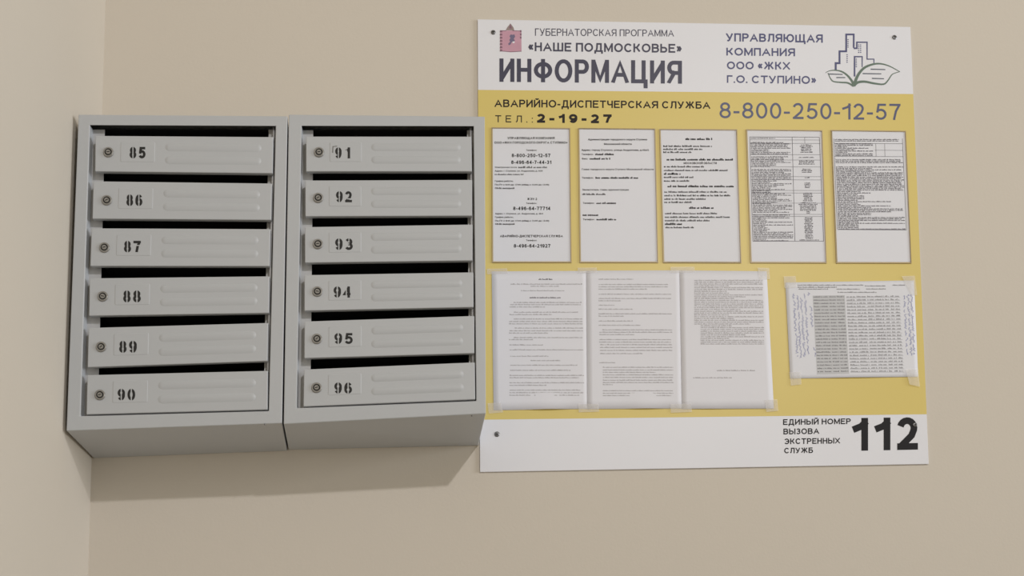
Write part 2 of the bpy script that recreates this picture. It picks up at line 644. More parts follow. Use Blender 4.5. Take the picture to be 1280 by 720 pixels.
def rrect(x0, x1, z0, z1, r=0.002):
    def f(ins):
        a, b, c, d = x0 + ins, x1 - ins, z0 + ins, z1 - ins
        pts = []
        for cx, cz, t0 in ((b - r, c + r, -90), (b - r, d - r, 0), (a + r, d - r, 90), (a + r, c + r, 180)):
            for k in range(3):
                t = math.radians(t0 + 45 * k)
                pts.append((cx + r * math.cos(t), cz + r * math.sin(t)))
        return pts
    return f


def cut(tb, u0, u1, w0, w1):
    """remove a bridge of a stencil glyph between x u0..u1 and height w0..w1"""
    for no, co in (((1, 0, 0), (u0, 0, 0)), ((1, 0, 0), (u1, 0, 0)), ((0, 1, 0), (0, w0, 0)), ((0, 1, 0), (0, w1, 0))):
        bmesh.ops.bisect_plane(tb, geom=tb.verts[:] + tb.edges[:] + tb.faces[:], dist=1e-6, plane_co=co, plane_no=no)
    dead = []
    for f in tb.faces:
        c = f.calc_center_median()
        if u0 < c.x < u1 and w0 < c.y < w1:
            dead.append(f)
    bmesh.ops.delete(tb, geom=dead, context='FACES')


STENCIL = {'0': [(.42, .58, -1, 2)], '8': [(.42, .58, -1, 2)], '9': [(.42, .58, -1, 2)], '6': [(.42, .58, -1, 2)],
           '5': [(-.1, .5, .30, .40)], '7': [(.1, .9, .56, .64)], '1': [(-.1, .48, .1, .75)], '2': [(.3, .9, .26, .36)],
           '3': [(.1, .55, .47, .58), (.44, .58, .8, 1.2)], '4': [(.30, .44, .0, 1.0)]}


def stencil_number(bm, s, x0, x1, z0, z1, y):
    w = (x1 - x0)
    slots = [(x0, x0 + w * 0.42), (x0 + w * 0.56, x1)]
    for ch, (a, b) in zip(s, slots):
        if ch == '1':
            a = a + (b - a) * 0.12
            b = b - (b - a) * 0.05

        def post(tb, xa, xb, lo, hi, ch=ch):
            for u0, u1, w0, w1 in STENCIL[ch]:
                cut(tb, xa + (xb - xa) * u0, xa + (xb - xa) * u1, lo + (hi - lo) * w0, lo + (hi - lo) * w1)
        put_block(bm, ch, a, b, z1, z1, z0, y=y, t=.215, post=post)


def cabinet(label, outer, backx, backz, opening, doors, slotx, rightx, locks, nums, numbers, rivet):
    base = W(*outer[3], -D)
    root = empty('mailbox_cabinet', Vector(((outer and W(*outer[2], -D).x + base.x) / 2, -0.001, min(backz))), label, 'mailbox', 'mailbox cabinets on the wall')
    Fq = pxq(outer, -D)
    Oq = pxq(opening, -D)
    # back corners TL,TR,BR,BL
    (xtl, xtr, xbr, xbl) = backx
    Bq = [Vector((xtl, -0.001, Fq[0].z)), Vector((xtr, -0.001, Fq[1].z)), Vector((xbr, -0.001, backz[1])), Vector((xbl, -0.001, backz[0]))]
    bm = bmesh.new()
    f = [bm.verts.new(p) for p in Fq]
    o = [bm.verts.new(p) for p in Oq]
    oi = [bm.verts.new(p + Vector((0, RECESS, 0))) for p in Oq]
    b = [bm.verts.new(p) for p in Bq]
    for i in range(4):
        j = (i + 1) % 4
        bm.faces.new((f[i], f[j], o[j], o[i]))
        if i:      # the top edge is a plain sheet, open above the first door
            bm.faces.new((o[i], o[j], oi[j], oi[i]))
        bm.faces.new((f[j], f[i], b[i], b[j]))
    bm.faces.new(b)
    bmesh.ops.recalc_face_normals(bm, faces=bm.faces)
    bevel(link('body', bm, M_grey, root), 0.0016)
    # added black sheets inside the body, the compartment shade painted in
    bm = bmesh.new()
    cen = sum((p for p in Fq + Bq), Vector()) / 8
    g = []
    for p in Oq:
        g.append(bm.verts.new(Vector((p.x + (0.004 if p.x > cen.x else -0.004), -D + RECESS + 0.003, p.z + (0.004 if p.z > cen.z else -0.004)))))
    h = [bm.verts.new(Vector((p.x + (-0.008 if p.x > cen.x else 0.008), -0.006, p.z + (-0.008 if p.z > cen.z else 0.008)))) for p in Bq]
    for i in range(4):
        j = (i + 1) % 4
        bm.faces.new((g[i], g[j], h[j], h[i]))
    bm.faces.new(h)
    link('shade_liner', bm, M_dark, root)
    # slotted face panel behind the doors
    yp = -D + RECESS
    off = Vector((0, RECESS, 0))
    bm = bmesh.new()
    oTL, oTR, oBR, oBL = opening
    lx = lambda z: oTL[0] + (oBL[0] - oTL[0]) * (z - oTL[1]) / (oBL[1] - oTL[1])
    rx = lambda z: oTR[0] + (oBR[0] - oTR[0]) * (z - oTR[1]) / (oBR[1] - oTR[1])
    P = lambda x, z: W(x, z, -D) + off
    T = 0.0012

    def plate(a, b_, c, d):
        slab(bm, [P(*a), P(*b_), P(*c), P(*d)], T)
    zt, zb = oTL[1] - 0.9, oBL[1]
    plate((lx(zt), zt), (slotx[0], zt), (slotx[1], zb + 1), (lx(zb), zb + 1))
    zbr = oBR[1]
    plate((rightx[0], zt), (rx(zt), zt), (rx(zbr), zbr + 1), (rightx[1], zbr + 1))
    sl = lambda z: slotx[0] + (slotx[1] - slotx[0]) * (z - zt) / (zb - zt)
    sr = lambda z: rightx[0] + (rightx[1] - rightx[0]) * (z - zt) / (zbr - zt)
    for i, dq in enumerate(doors):
        (tl, tr, br, bl) = dq
        a, b2 = tl[1] + 9, tr[1] + 9
        c, d2 = (bl[1] - 9, br[1] - 9) if i < 5 else (bl[1] + 0.5, br[1] + 0.5)
        plate((sl(a), a), (sr(b2), b2), (sr(d2), d2), (sl(c), c))
    link('face_panel', bm, M_inner, root)
    # compartment shelves, in the same painted shade black
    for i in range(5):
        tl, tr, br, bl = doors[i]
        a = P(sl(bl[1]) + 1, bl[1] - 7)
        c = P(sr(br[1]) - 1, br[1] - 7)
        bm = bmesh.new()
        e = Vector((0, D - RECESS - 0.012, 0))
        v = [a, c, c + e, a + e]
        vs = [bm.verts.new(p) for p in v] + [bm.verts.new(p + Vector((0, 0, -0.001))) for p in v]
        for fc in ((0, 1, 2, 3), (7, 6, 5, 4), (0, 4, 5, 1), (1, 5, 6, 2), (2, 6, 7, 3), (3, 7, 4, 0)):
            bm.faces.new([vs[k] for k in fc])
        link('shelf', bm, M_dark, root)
    # hinge rod at the right of the doors
    bm = bmesh.new()
    p0 = W(rx(zt) - 3.6, zt, -D) + Vector((0, RECESS * 0.6, 0))
    p1 = W(rx(zbr) - 3.6, zbr - 1, -D) + Vector((0, RECESS * 0.6, 0))
    ax = (p1 - p0)
    sx = Vector((1, 0, 0))
    sy = Vector((0, 1, 0))
    r = 0.0022
    ra = [bm.verts.new(p0 + (sx * math.cos(t) + sy * math.sin(t)) * r) for t in [k * math.pi / 4 for k in range(8)]]
    rb = [bm.verts.new(p1 + (sx * math.cos(t) + sy * math.sin(t)) * r) for t in [k * math.pi / 4 for k in range(8)]]
    for i in range(8):
        j = (i + 1) % 8
        bm.faces.new((ra[i], ra[j], rb[j], rb[i]))
    bm.faces.new(ra)
    bm.faces.new(rb[::-1])
    bmesh.ops.recalc_face_normals(bm, faces=bm.faces)
    link('hinge_rod', bm, M_inner, root, smooth=True)
    if rivet:
        bm = bmesh.new()
        bmesh.ops.create_uvsphere(bm, u_segments=10, v_segments=6, radius=0.0016)
        bmesh.ops.translate(bm, verts=bm.verts, vec=W(*rivet, -D) + Vector((0, 0.0003, 0)))
        link('rivet', bm, M_steel, root, smooth=True)
    # doors
    yf = -0.0015
    for i, dq in enumerate(doors):
        q = [p + Vector((0, yf, 0)) for p in pxq(dq, -D)]
        bm = bmesh.new()
        slab(bm, q, 0.011)
        door = bevel(link('door', bm, M_grey, root), 0.0014)
        door['label'] = 'grey mailbox door stencilled ' + numbers[i]
        ROOTINV[door.name] = Matrix()
        wid = (q[1] - q[0]).length
        hei = (q[3] - q[0]).length
        M2 = lambda a, b_, q=q, wid=wid, hei=hei: bil(q, a / wid, b_ / hei)
        kids = []
        for (v0, v1) in ((.20, .42), (.56, .78)):
            h = hei * (v1 - v0)
            e = emboss(q, [(0, 0.0), (h * .12, .0007), (h * .26, .0012), (h * .42, .0015)], M2,
                       stadium(wid * .392, wid * .935, hei * v0, hei * v1))
            kids.append(link('rib', e, M_grey, door, smooth=True))
        e = emboss(q, [(0, 0.0), (.0008, .0005), (.0016, .0006)], M2, rrect(wid * .142, wid * .335, hei * .17, hei * .73))
        kids.append(link('number_plate', e, M_grey, door, smooth=False))
        # lock: bezel ring, recessed face, plug and key slot
        lc = W(*locks[i], -D) + Vector((0, yf, 0))
        bm = bmesh.new()
        prof = [(.0104, 0), (.0104, .0018), (.0092, .0030), (.0074, .0030), (.0070, .0018), (.0048, .0018), (.0046, .0034), (.0, .0034)]
        ring = None
        for rr, hh in prof:
            if rr == 0:
                cv = bm.verts.new(lc + Vector((0, -hh, 0)))
                for k in range(20):
                    bm.faces.new((ring[k], ring[(k + 1) % 20], cv))
                break
            nr = [bm.verts.new(lc + Vector((rr * math.cos(k * math.pi / 10), -hh, rr * math.sin(k * math.pi / 10)))) for k in range(20)]
            if ring:
                for k in range(20):
                    fc = bm.faces.new((ring[k], ring[(k + 1) % 20], nr[(k + 1) % 20], nr[k]))
                    if rr == .0048:
                        fc.material_index = 1
            ring = nr
        ang = [0.1, 0.5, 0.2, -0.2, 0.7, 0.3][i]
        ca, sa = math.cos(ang), math.sin(ang)
        pr = lambda a, b_: lc + Vector((a * ca - b_ * sa, -0.0036, a * sa + b_ * ca))
        quad(bm, pr(-.0030, -.0008), pr(.0030, -.0008), pr(.0030, .0008), pr(-.0030, .0008), 1)
        bmesh.ops.recalc_face_normals(bm, faces=bm.faces)
        lk = link('lock', bm, [M_lock, M_hole], door)
        kids.append(lk)
        bm = bmesh.new()
        stencil_number(bm, numbers[i], *nums[i], y=-D + yf - 0.0008)
        kids.append(link('number', bm, M_paint, door))
        if numbers[i] == '91':
            bm = bmesh.new()
            stroke(bm, [(415.8, 191), (416.2, 183.2), (421.5, 182.6)], 1.4, 0.9, -D + yf - 0.0008)
            kids.append(link('paint_smudge', bm, M_smudge, door))
        for k in kids:
            k.matrix_parent_inverse = Matrix()
        FIX.append((door, kids, root))
    return root


FIX = []
outerL = [(98, 143), (359.5, 145), (352.5, 529), (83, 538.5)]
outerR = [(361, 143), (606, 145.5), (607.3, 517), (354.6, 530)]
openL = [(112.3, 156.3), (344.6, 157.3), (335.8, 513.6), (100.5, 520)]
openR = [(377, 157.2), (592, 157.6), (595.3, 501), (370.8, 510)]
doorsL = [
    [(119.5, 170), (341.6, 171.5), (340.8, 217), (119, 214.6)],
    [(117, 226.8), (340, 229.5), (339, 275.3), (115.7, 273.7)],
    [(114.7, 285.5), (338.2, 286.5), (337, 333), (113, 332.8)],
    [(112.3, 348), (336.8, 345.5), (336.2, 391.5), (111.5, 395)],
    [(111, 410), (335.2, 403.8), (334.4, 451.5), (109.7, 459.3)],
    [(109.5, 469), (334.8, 463.6), (334.4, 512.1), (108.3, 518.2)]]
doorsR = [
    [(382.7, 170.9), (589.2, 171), (589.8, 214.6), (382.7, 214.6)],
    [(381.6, 225.8), (590.2, 225), (590.0, 270), (381.8, 270.8)],
    [(381.2, 284), (590.8, 280.8), (590.5, 326), (381.3, 328.7)],
    [(380.6, 344), (591.7, 340.5), (591.9, 384.2), (380.6, 388.7)],
    [(380.8, 402), (592.8, 395), (592.8, 441.8), (380.4, 448)],
    [(380.1, 462), (593.4, 453), (594, 499.4), (379.4, 508.3)]]
locksL = [(136, 191), (134, 251), (131, 310), (129, 371), (127, 434), (125.5, 494)]
locksR = [(399, 191), (398, 248), (397.6, 305.6), (397, 365), (396.4, 424), (396, 485)]
numL = [(162, 182, 183.6, 198), (158, 178, 243, 257.5), (155, 176, 301, 315.5), (154, 176, 363, 378), (149, 171, 426, 441), (147, 169, 486, 500.5)]
numR = [(419, 438, 184.2, 198), (420, 440, 239, 252.8), (419, 441, 298, 312.5), (417, 439, 358, 372), (418, 441, 416.3, 430), (418, 440, 478, 492)]
cabinet('grey metal mailbox cabinet in the wall corner with doors 85 to 90', outerL, (-0.826, -0.4125, -0.4235, -0.838), (-1.0002, -0.9862), openL, doorsL,
        (126.8, 117.6), (333.6, 326.8), locksL, numL, ['85', '86', '87', '88', '89', '90'], (331, 530.5))
cabinet('grey metal mailbox cabinet beside the yellow board with doors 91 to 96', outerR, (-0.4085, -0.0045, -0.0067, -0.4197), (-0.9840, -0.9765), openR, doorsR,
        (389.8, 386), (583.8, 586.8), locksR, numR, ['91', '92', '93', '94', '95', '96'], (589.7, 519.6))

# ------------------------------------------------------------------ the information board
BT = 0.004          # board thickness
y0 = -BT - 0.0005   # board front
BQ = [(597, 24), (1138, 33.5), (1161, 580), (600, 590)]
board = empty('information_board', W(880, 585, y0), 'yellow and white information board screwed to the wall right of the mailboxes', 'notice board')
yl = lambda x, a, b: a + (b - a) * (x - 600) / 560


def bx(side, z):
    a, b = (BQ[0], BQ[3]) if side == 0 else (BQ[1], BQ[2])
    return a[0] + (b[0] - a[0]) * (z - a[1]) / (b[1] - a[1])


bm = bmesh.new()
slab(bm, pxq(BQ, y0), BT)
bevel(link('panel', bm, M_white, board), 0.0006, 1)['label'] = 'white plastic panel'
bm = bmesh.new()
e = 0.00012
quad(bm, *[W(x, z, y0 - e) for x, z in ((bx(0, 112), 112.3), (bx(0, 524), 524.6), (bx(1, 518), 517.8), (bx(1, 117.5), 117.5))])
link('yellow_field', bm, M_yellow, board)['label'] = 'yellow printed middle field'

yt = y0 - 0.0003
bm = bmesh.new()
put_block(bm, 'ГУБЕРНАТОРСКАЯ ПРОГРАММА', 668.8, 842.4, 44.6, 45.6, 35.4, 37.4, y=yt, t=0.115)
put_block(bm, '«НАШЕ ПОДМОСКОВЬЕ»', 660.4, 852, 63.8, 66, 52.8, 55, y=yt, t=0.185)
put_block(bm, 'ИНФОРМАЦИЯ', 624.3, 852.5, 102.2, 104.6, 73, 76, y=yt, t=0.168)
link('heading_lettering', bm, mat('dark_slate_ink', lin(62, 62, 84), 0.4), board)['label'] = 'dark slate programme heading'
bm = bmesh.new()
put_block(bm, 'УПРАВЛЯЮЩАЯ', 907.6, 1028.5, 51.6, 53.4, 41.4, 43, y=yt, t=0.185)
put_block(bm, 'КОМПАНИЯ', 908, 993.8, 69.3, 70.3, 59.6, 60.4, y=yt, t=0.185)
put_block(bm, 'ООО «ЖКХ', 908.7, 987.5, 86.4, 87.2, 76.8, 77.4, y=yt, t=0.185)
put_block(bm, 'Г.О. СТУПИНО»', 908.7, 1020, 103.4, 105, 94, 95, y=yt, t=0.185)
link('company_lettering', bm, M_navy, board)['label'] = 'navy company name'
bm = bmesh.new()
put_block(bm, 'АВАРИЙНО-ДИСПЕТЧЕРСКАЯ СЛУЖБА', 618.2, 887.8, 133.8, 136, 124.2, 127, y=yt, t=0.18)
put_block(bm, 'ТЕЛ.:', 619, 666, 152.8, 153.2, 144, 144.6, y=yt, t=0.15, gap=.55)
put_block(bm, '2-19-27', 671, 764.6, 153.4, 154.2, 142.2, 143, y=yt, t=0.27, gap=.34)
link('dispatch_lettering', bm, M_inkb, board)['label'] = 'dark dispatch service lettering'
bm = bmesh.new()
put_block(bm, '8-800-250-12-57', 899.4, 1125.6, 147.8, 150, 127.8, 129.8, y=yt, t=0.135)
link('phone_lettering', bm, M_navyd, board)['label'] = 'slate blue phone number'
bm = bmesh.new()
put_block(bm, 'ЕДИНЫЙ НОМЕР', 978.9, 1063.5, 531.2, 530, 524, 523, y=yt, t=0.185)
put_block(bm, 'ВЫЗОВА', 979.3, 1024, 543, 542.4, 535.8, 535.2, y=yt, t=0.185)
put_block(bm, 'ЭКСТРЕННЫХ', 980.3, 1050, 555.3, 554.3, 548.2, 547.2, y=yt, t=0.185)
put_block(bm, 'СЛУЖБ', 980.3, 1016.3, 566.7, 566.2, 559.8, 559.3, y=yt, t=0.185)
put_block(bm, '112', 1065, 1147.8, 563.6, 562, 522.6, 521.4, y=yt, t=0.205, gap=.2)
link('emergency_lettering', bm, M_ink, board)['label'] = 'black emergency number lettering'

# skyline and leaves logo
LP = lambda p: (1020 + p[0] / 9, 35 + p[1] / 9)
bm = bmesh.new()
stroke(bm, [LP(p) for p in ((222, 470), (222, 395), (265, 395), (265, 262), (340, 262), (340, 72), (425, 72), (425, 225))], 2.5, 2.0, yt)
stroke(bm, [LP(p) for p in ((425, 228), (460, 228), (460, 160), (575, 160), (575, 350), (652, 350), (652, 405))], 2.0, 1.0, yt - 2e-5)
stroke(bm, [LP(p) for p in ((434, 545), (434, 322), (520, 322), (520, 440))], 2.0, 1.1, yt - 4e-5)
for x, z0, z1 in ((360, 130, 235), (350, 300, 400), (480, 190, 280), (502, 190, 290), (453, 350, 455)):
    z = z0
    while z < z1:
        stroke(bm, [LP((x - 6, z)), LP((x + 7, z))], 1.1, 1.1, yt - 6e-5)
        z += 21
link('logo_buildings', bm, M_navy, board)['label'] = 'navy skyline outline of the logo'
bm = bmesh.new()
for pts, a, b in ((((105, 505), (150, 482), (220, 475), (290, 490), (350, 530), (400, 590), (425, 645)), 0.5, 3.2),
                  (((135, 505), (165, 570), (200, 602), (290, 612), (360, 618), (425, 655)), 0.9, 2.4),
                  (((425, 650), (470, 535), (540, 450), (640, 408), (730, 402), (830, 430), (945, 492)), 4.0, 0.7),
                  (((425, 650), (470, 612), (550, 603), (650, 622), (760, 632), (810, 590), (860, 520), (940, 492)), 3.6, 0.7)):
    stroke(bm, smoothline([LP(p) for p in pts]), a, b, yt - a * 2e-5)
link('logo_leaves', bm, M_green, board)['label'] = 'green leaf outlines of the logo'
M_slate = mat('logo_slate', lin(80, 88, 104), .45)
for a, b in (((140, 517), (300, 522)), ((230, 557), (330, 557)), ((615, 463), (780, 467)), ((525, 512), (735, 515)), ((630, 566), (765, 570))):
    bm = bmesh.new()
    stroke(bm, [LP(a), LP(b)], 1.3, 1.1, yt - 1e-4)
    link('logo_line', bm, M_slate, board)

# crowned shield emblem
EP = lambda p: (610 + p[0] / 13.08, 20 + p[1] / 13.08)


def poly(bm, pts, y, mi=0):
    f = bm.faces.new([bm.verts.new(W(*p, y)) for p in pts])
    f.material_index = mi


bm = bmesh.new()
poly(bm, [EP(p) for p in ((200, 235), (545, 240), (548, 578), (470, 585), (372, 590), (290, 583), (195, 570))], yt)
for k in range(7):
    z = 232 + k * 52
    poly(bm, [EP(p) for p in ((196, z), (232, z + 4), (236, z + 34), (192, z + 36))], yt - 3e-5, 1)
    if k < 3:
        poly(bm, [EP(p) for p in ((520, z), (548, z), (548, z + 34), (524, z + 34))], yt - 3e-5, 1)
stroke(bm, [EP((200, 240)), EP((300, 240))], 1.0, 0.8, yt - 4e-5, 1)
stroke(bm, [EP((400, 240)), EP((545, 244))], 0.8, 0.8, yt - 4e-5, 1)
stroke(bm, [EP((195, 570)), EP((372, 586)), EP((548, 576))], 0.7, 0.7, yt - 4e-5, 1)
poly(bm, [EP(p) for p in ((290, 232), (318, 180), (345, 150), (365, 120), (388, 150), (415, 185), (430, 234))], yt - 2e-5, 2)
poly(bm, [EP(p) for p in ((342, 200), (356, 158), (366, 128), (377, 160), (392, 205))], yt - 4e-5, 1)
poly(bm, [EP(p) for p in ((352, 330), (372, 300), (400, 308), (432, 300), (444, 340), (420, 372), (440, 400), (420, 430), (388, 424), (372, 462), (340, 478), (330, 452), (362, 420), (348, 392), (368, 360))], yt - 6e-5, 3)
poly(bm, [EP(p) for p in ((398, 420), (430, 412), (440, 438), (404, 446))], yt - 8e-5, 4)
link('emblem', bm, [M_pink, M_pinkd, M_crown, mat('emblem_rider', lin(112, 104, 134), .5), M_white], board)['label'] = 'pale crimson crowned shield emblem'

# screws
for (x, z, r) in ((616.6, 40.6, .0052), (1118, 46.8, .0052), (621.2, 542.8, .0058), (1143.5, 531, .0050)):
    c = W(x, z, y0)
    bm = bmesh.new()
    ring = None
    for rr, hh in ((r, 0.0001), (r, .0012), (r * .75, .0021), (r * .3, .0023)):
        nr = [bm.verts.new(c + Vector((rr * math.cos(k * math.pi / 8), -hh, rr * math.sin(k * math.pi / 8)))) for k in range(16)]
        if ring:
            for k in range(16):
                bm.faces.new((ring[k], ring[(k + 1) % 16], nr[(k + 1) % 16], nr[k]))
        ring = nr
    bm.faces.new(ring)
    for ca, sa in ((1, 0), (0, 1)):
        pr = lambda a, b_: c + Vector((a * ca - b_ * sa, -0.00245 - 0.0001 * ca, a * sa + b_ * ca))
        quad(bm, pr(-r * .55, -r * .12), pr(r * .55, -r * .12), pr(r * .55, r * .12), pr(-r * .55, r * .12), 1)
    bmesh.ops.recalc_face_normals(bm, faces=bm.faces)
    link('screw', bm, [M_steel, M_hole], board)

# ------------------------------------------------------------------ pockets and their sheets
PK = [[(615.6, 160.3), (711.5, 161.2), (713.2, 326.9), (616.3, 326.9)],
      [(724, 161.2), (818, 162), (821.6, 327), (726, 327)],
      [(825.6, 162.2), (920.2, 162.9), (925.5, 327.4), (830.3, 327.1)],
      [(934, 162.8), (1026.8, 164), (1032.2, 327.6), (939.5, 327.3)],
      [(1040, 163.6), (1131.2, 164.8), (1138.2, 327.8), (1046.6, 327.6)]]
ys = y0 - 0.0006    # sheet face
yi = ys - 0.00015   # ink on it
yc = y0 - 0.0024    # acrylic face


def grow(q, d):
    cx = sum(p[0] for p in q) / 4
    cz = sum(p[1] for p in q) / 4
    return [(p[0] + (d if p[0] > cx else -d), p[1] + (d if p[1] > cz else -d)) for p in q]


def sheet(name, label, group, q, y, m, thick=0.0002):
    root = empty(name, W((q[2][0] + q[3][0]) / 2, q[2][1], y), label, 'paper sheet', group)
    return root


labels = ['printed contact sheet with three bold phone numbers in the leftmost clear pocket',
          'printed contact sheet with sparse lines of text in second clear pocket from left',
          'printed address sheet with bold centred headings in the middle clear pocket',
          'densely printed two-column table sheet in fourth clear pocket from left',
          'densely printed rules sheet with small table at its top in rightmost clear pocket']
sheets = []
for i, q in enumerate(PK):
    bm = bmesh.new()
    slab(bm, pxq(grow(q, 0.9), yc), 0.0012)
    pk = link('pocket', bm, M_clear, board)
    bm = bmesh.new()
    a, b = pxq(grow(q, 1.3), yc), pxq(grow(q, 0.25), yc)
    for k in range(4):
        j = (k + 1) % 4
        fr = [a[k], a[j], b[j], b[k]]
        slab(bm, fr, 0.0021)
    rim = link('rim', bm, M_rim, pk)
    rim.matrix_parent_inverse = Matrix()
    FIX.append((pk, [rim], board))
    root = sheet('printed_sheet', labels[i], 'printed sheets in the clear pockets', q, ys, M_paper)
    bm = bmesh.new()
    slab(bm, pxq(grow(q, -0.2), ys), 0.0002)
    link('paper', bm, M_paper, root)
    sheets.append(root)

rng = random.Random(5)
# sheet 1
bm = bmesh.new()


def tline(s, x0, x1, yc_, h, off=0.01, y=yi, slope=0.0, res=1, spacing=1.0):
    if all(c in G or c == ' ' for c in s):
        put_block(bm, s, x0, x1, yc_ + h / 2, yc_ + h / 2, yc_ - h / 2, y=y, t=.21 if off > .01 else .14)
        return
    put_text(bm, s, x0, x1, yc_ + h / 2, yc_ + h / 2 + slope, yc_ - h / 2, y=y, offset=off + 0.024, res=res, spacing=spacing)


tline('УПРАВЛЯЮЩАЯ КОМПАНИЯ', 634.3, 693.3, 172.6, 2.9, .02)
tline('ООО «ЖКХ ГОРОДСКОГО ОКРУГА СТУПИНО»', 618, 709.2, 178.2, 2.9, .02)
for z in (187.7, 254, 300.4):
    tline('Телефон:', 657.5, 671, z, 2.0, 0)
tline('8-800-250-12-57', 639.6, 688, 194.3, 4.4, .025, res=2)
tline('8-496-64-7-44-31', 639, 689.2, 202.8, 4.4, .025, res=2)
tline('Электронная почта:', 618.5, 646.5, 209, 2.0, 0)
put_marks(bm, 648, 684.5, 209, 2.4, rng, yi)
tline('Адрес: г. Ступино, ул. Андропова, д. 43/4', 618.5, 678.3, 213.6, 2.0, 0.004)
put_marks(bm, 618.5, 655, 217.9, 2.0, rng, yi)
tline('График работы:', 618.6, 641.6, 226.3, 2.0, 0.006)
tline('Пн-Пт с 8:00 до 17:00 (обед с 12:00 до 13:00)', 618.6, 686.4, 230.8, 2.0, 0.01)
tline('Сб-Вс выходной', 618.6, 643, 235.2, 2.1, 0.02)
tline('ЖЭУ-2', 659, 671.3, 248.7, 2.8, .025)
tline('8-496-64-77714', 641.4, 688, 260.5, 4.4, .025, res=2)
tline('Адрес: г. Ступино, ул. Андропова, д. 43/4', 618.8, 678.8, 267, 2.0, 0.004)
tline('График работы:', 618.8, 641.9, 271.4, 2.0, 0.006)
tline('Пн-Пт с 8:00 до 17:00 (обед с 12:00 до 13:00)', 618.9, 686.5, 275.9, 2.0, 0.01)
tline('Сб-Вс выходной', 618.9, 643.2, 280, 2.1, 0.02)
tline('АВАРИЙНО-ДИСПЕТЧЕРСКАЯ СЛУЖБА', 625, 703.6, 295.1, 2.9, .02)
tline('8-496-64-21927', 642.2, 688, 307.3, 4.4, .025, res=2)
link('lettering', bm, M_ink, sheets[0])
# sheet 2
bm = bmesh.new()
tline('Администрация городского округа Ступино', 735, 809, 174.3, 2.3, .012)
tline('Московской области', 755, 789.6, 180, 2.3, .012)
tline('Адрес: город Ступино, улица Андропова, д.43а/2', 726.8, 811.2, 187.5, 2.2, .008)
for x0, x1, z in ((727, 769.4, 192.8), (727.3, 799, 222.2), (728.4, 770, 253.8), (728.6, 771, 274.2)):
    tline('Телефон:', x0, x0 + 14.5, z, 2.1, .004)
    put_marks(bm, x0 + 17, x1, z, 2.4, rng, yi, dens=.75)
tline('Факс:', 727.2, 735, 198.3, 2.1, .004)
put_marks(bm, 737, 763.5, 198.3, 2.4, rng, yi, dens=.75)
tline('Глава городского округа Ступино Московской области', 727.3, 817, 211.6, 2.2, 0)
tline('Заместитель главы администрации', 727.7, 786, 237.1, 2.2, 0)
put_marks(bm, 727.8, 757.8, 242.7, 2.2, rng, yi)
put_marks(bm, 728.3, 747.4, 268.6, 2.7, rng, yi, dens=.75)
link('lettering', bm, M_ink, sheets[1])
# sheet 3
bm = bmesh.new()
c3 = lambda x, z: (815 + x / 3.71, 150 + z / 3.71)
for x0, x1, z, bold in ((155, 283, 88, 1), (52, 280, 121, 0), (52, 235, 135, 0), (52, 185, 149, 0), (68, 377, 183, 1),
                        (55, 240, 216, 0), (55, 355, 233, 0), (55, 135, 249, 1), (55, 192, 265, 0), (55, 175, 282, 0), (72, 380, 307, 1),
                        (57, 345, 333, 0), (57, 362, 350, 0), (57, 250, 366, 0), (57, 190, 381, 0), (172, 284, 407, 1), (60, 300, 433, 0),
                        (60, 362, 450, 0), (60, 268, 466, 0), (60, 142, 482, 1), (62, 193, 498, 0)):
    a, zz = c3(x0, z)
    b, _ = c3(x1, z)
    put_marks(bm, a, b, zz, 2.7 if bold else 2.2, rng, yi, dens=.78 if bold else .68)
a, zz = c3(147, 200)
b, _ = c3(300, 200)
tline('МОСКОВСКОЙ ОБЛАСТИ', a, b, zz, 2.6, .02)
link('lettering', bm, M_ink, sheets[2])


# sheet 4: two column table (x in the crop leans with the sheet)
def tbl(x, z):
    return (815 + (x + (z - 80) * 0.031) / 3.71, 150 + z / 3.71)


bm = bmesh.new()
frame4 = [tbl(453, 78), tbl(776, 80), tbl(781, 562), tbl(453, 562)]
yj = yi - 0.00004
for k in range(4):
    stroke(bm, [frame4[k], frame4[(k + 1) % 4]], .55, .55, yj)
stroke(bm, [tbl(650, 79), tbl(648, 562)], .55, .55, yj)
stroke(bm, [tbl(708, 79), tbl(708, 108)], .4, .4, yj)
z = 84
lrow = 0
rowlines = (92, 108, 160, 185, 217, 262, 277, 326, 338, 385, 437, 447)
for zz in rowlines:
    stroke(bm, [tbl(453, zz), tbl(779, zz + .8)], .4, .4, yj)
while z < 560:
    if not any(abs(z - t) < 3 for t in (92, 96, 165, 222, 434)):
        ln = rng.choice((0.97, .97, .9, .6, .45, .8)) if z < 455 else rng.choice((.35, .4, .8, .3, .85, .97))
        a, zz = tbl(457, z)
        b, _ = tbl(457 + 190 * ln, z)
        put_marks(bm, a, b, zz, 1.35, rng, yi, mi=1, dens=.7)
    z += 6.6
for z0, z1, w in ((115, 155, 60), (173, 174, 90), (190, 206, 90), (228, 242, 50), (267, 268, 30), (292, 315, 30), (340, 378, 45), (384, 420, 90), (424, 432, 20), (453, 552, 42), (556, 557, 100)):
    z = z0
    while z <= z1:
        ww = w * rng.uniform(.75, 1)
        a, zz = tbl(714 - ww / 2, z)
        b, _ = tbl(714 + ww / 2, z)
        put_marks(bm, a, b, zz, 1.4, rng, yi, mi=1, dens=.75)
        z += 6.8
link('lettering', bm, [M_fine, M_fine], sheets[3])
# sheet 5
bm = bmesh.new()


def t5(x, z):
    return (815 + (x + (z - 85) * 0.040) / 3.71, 150 + z / 3.71)


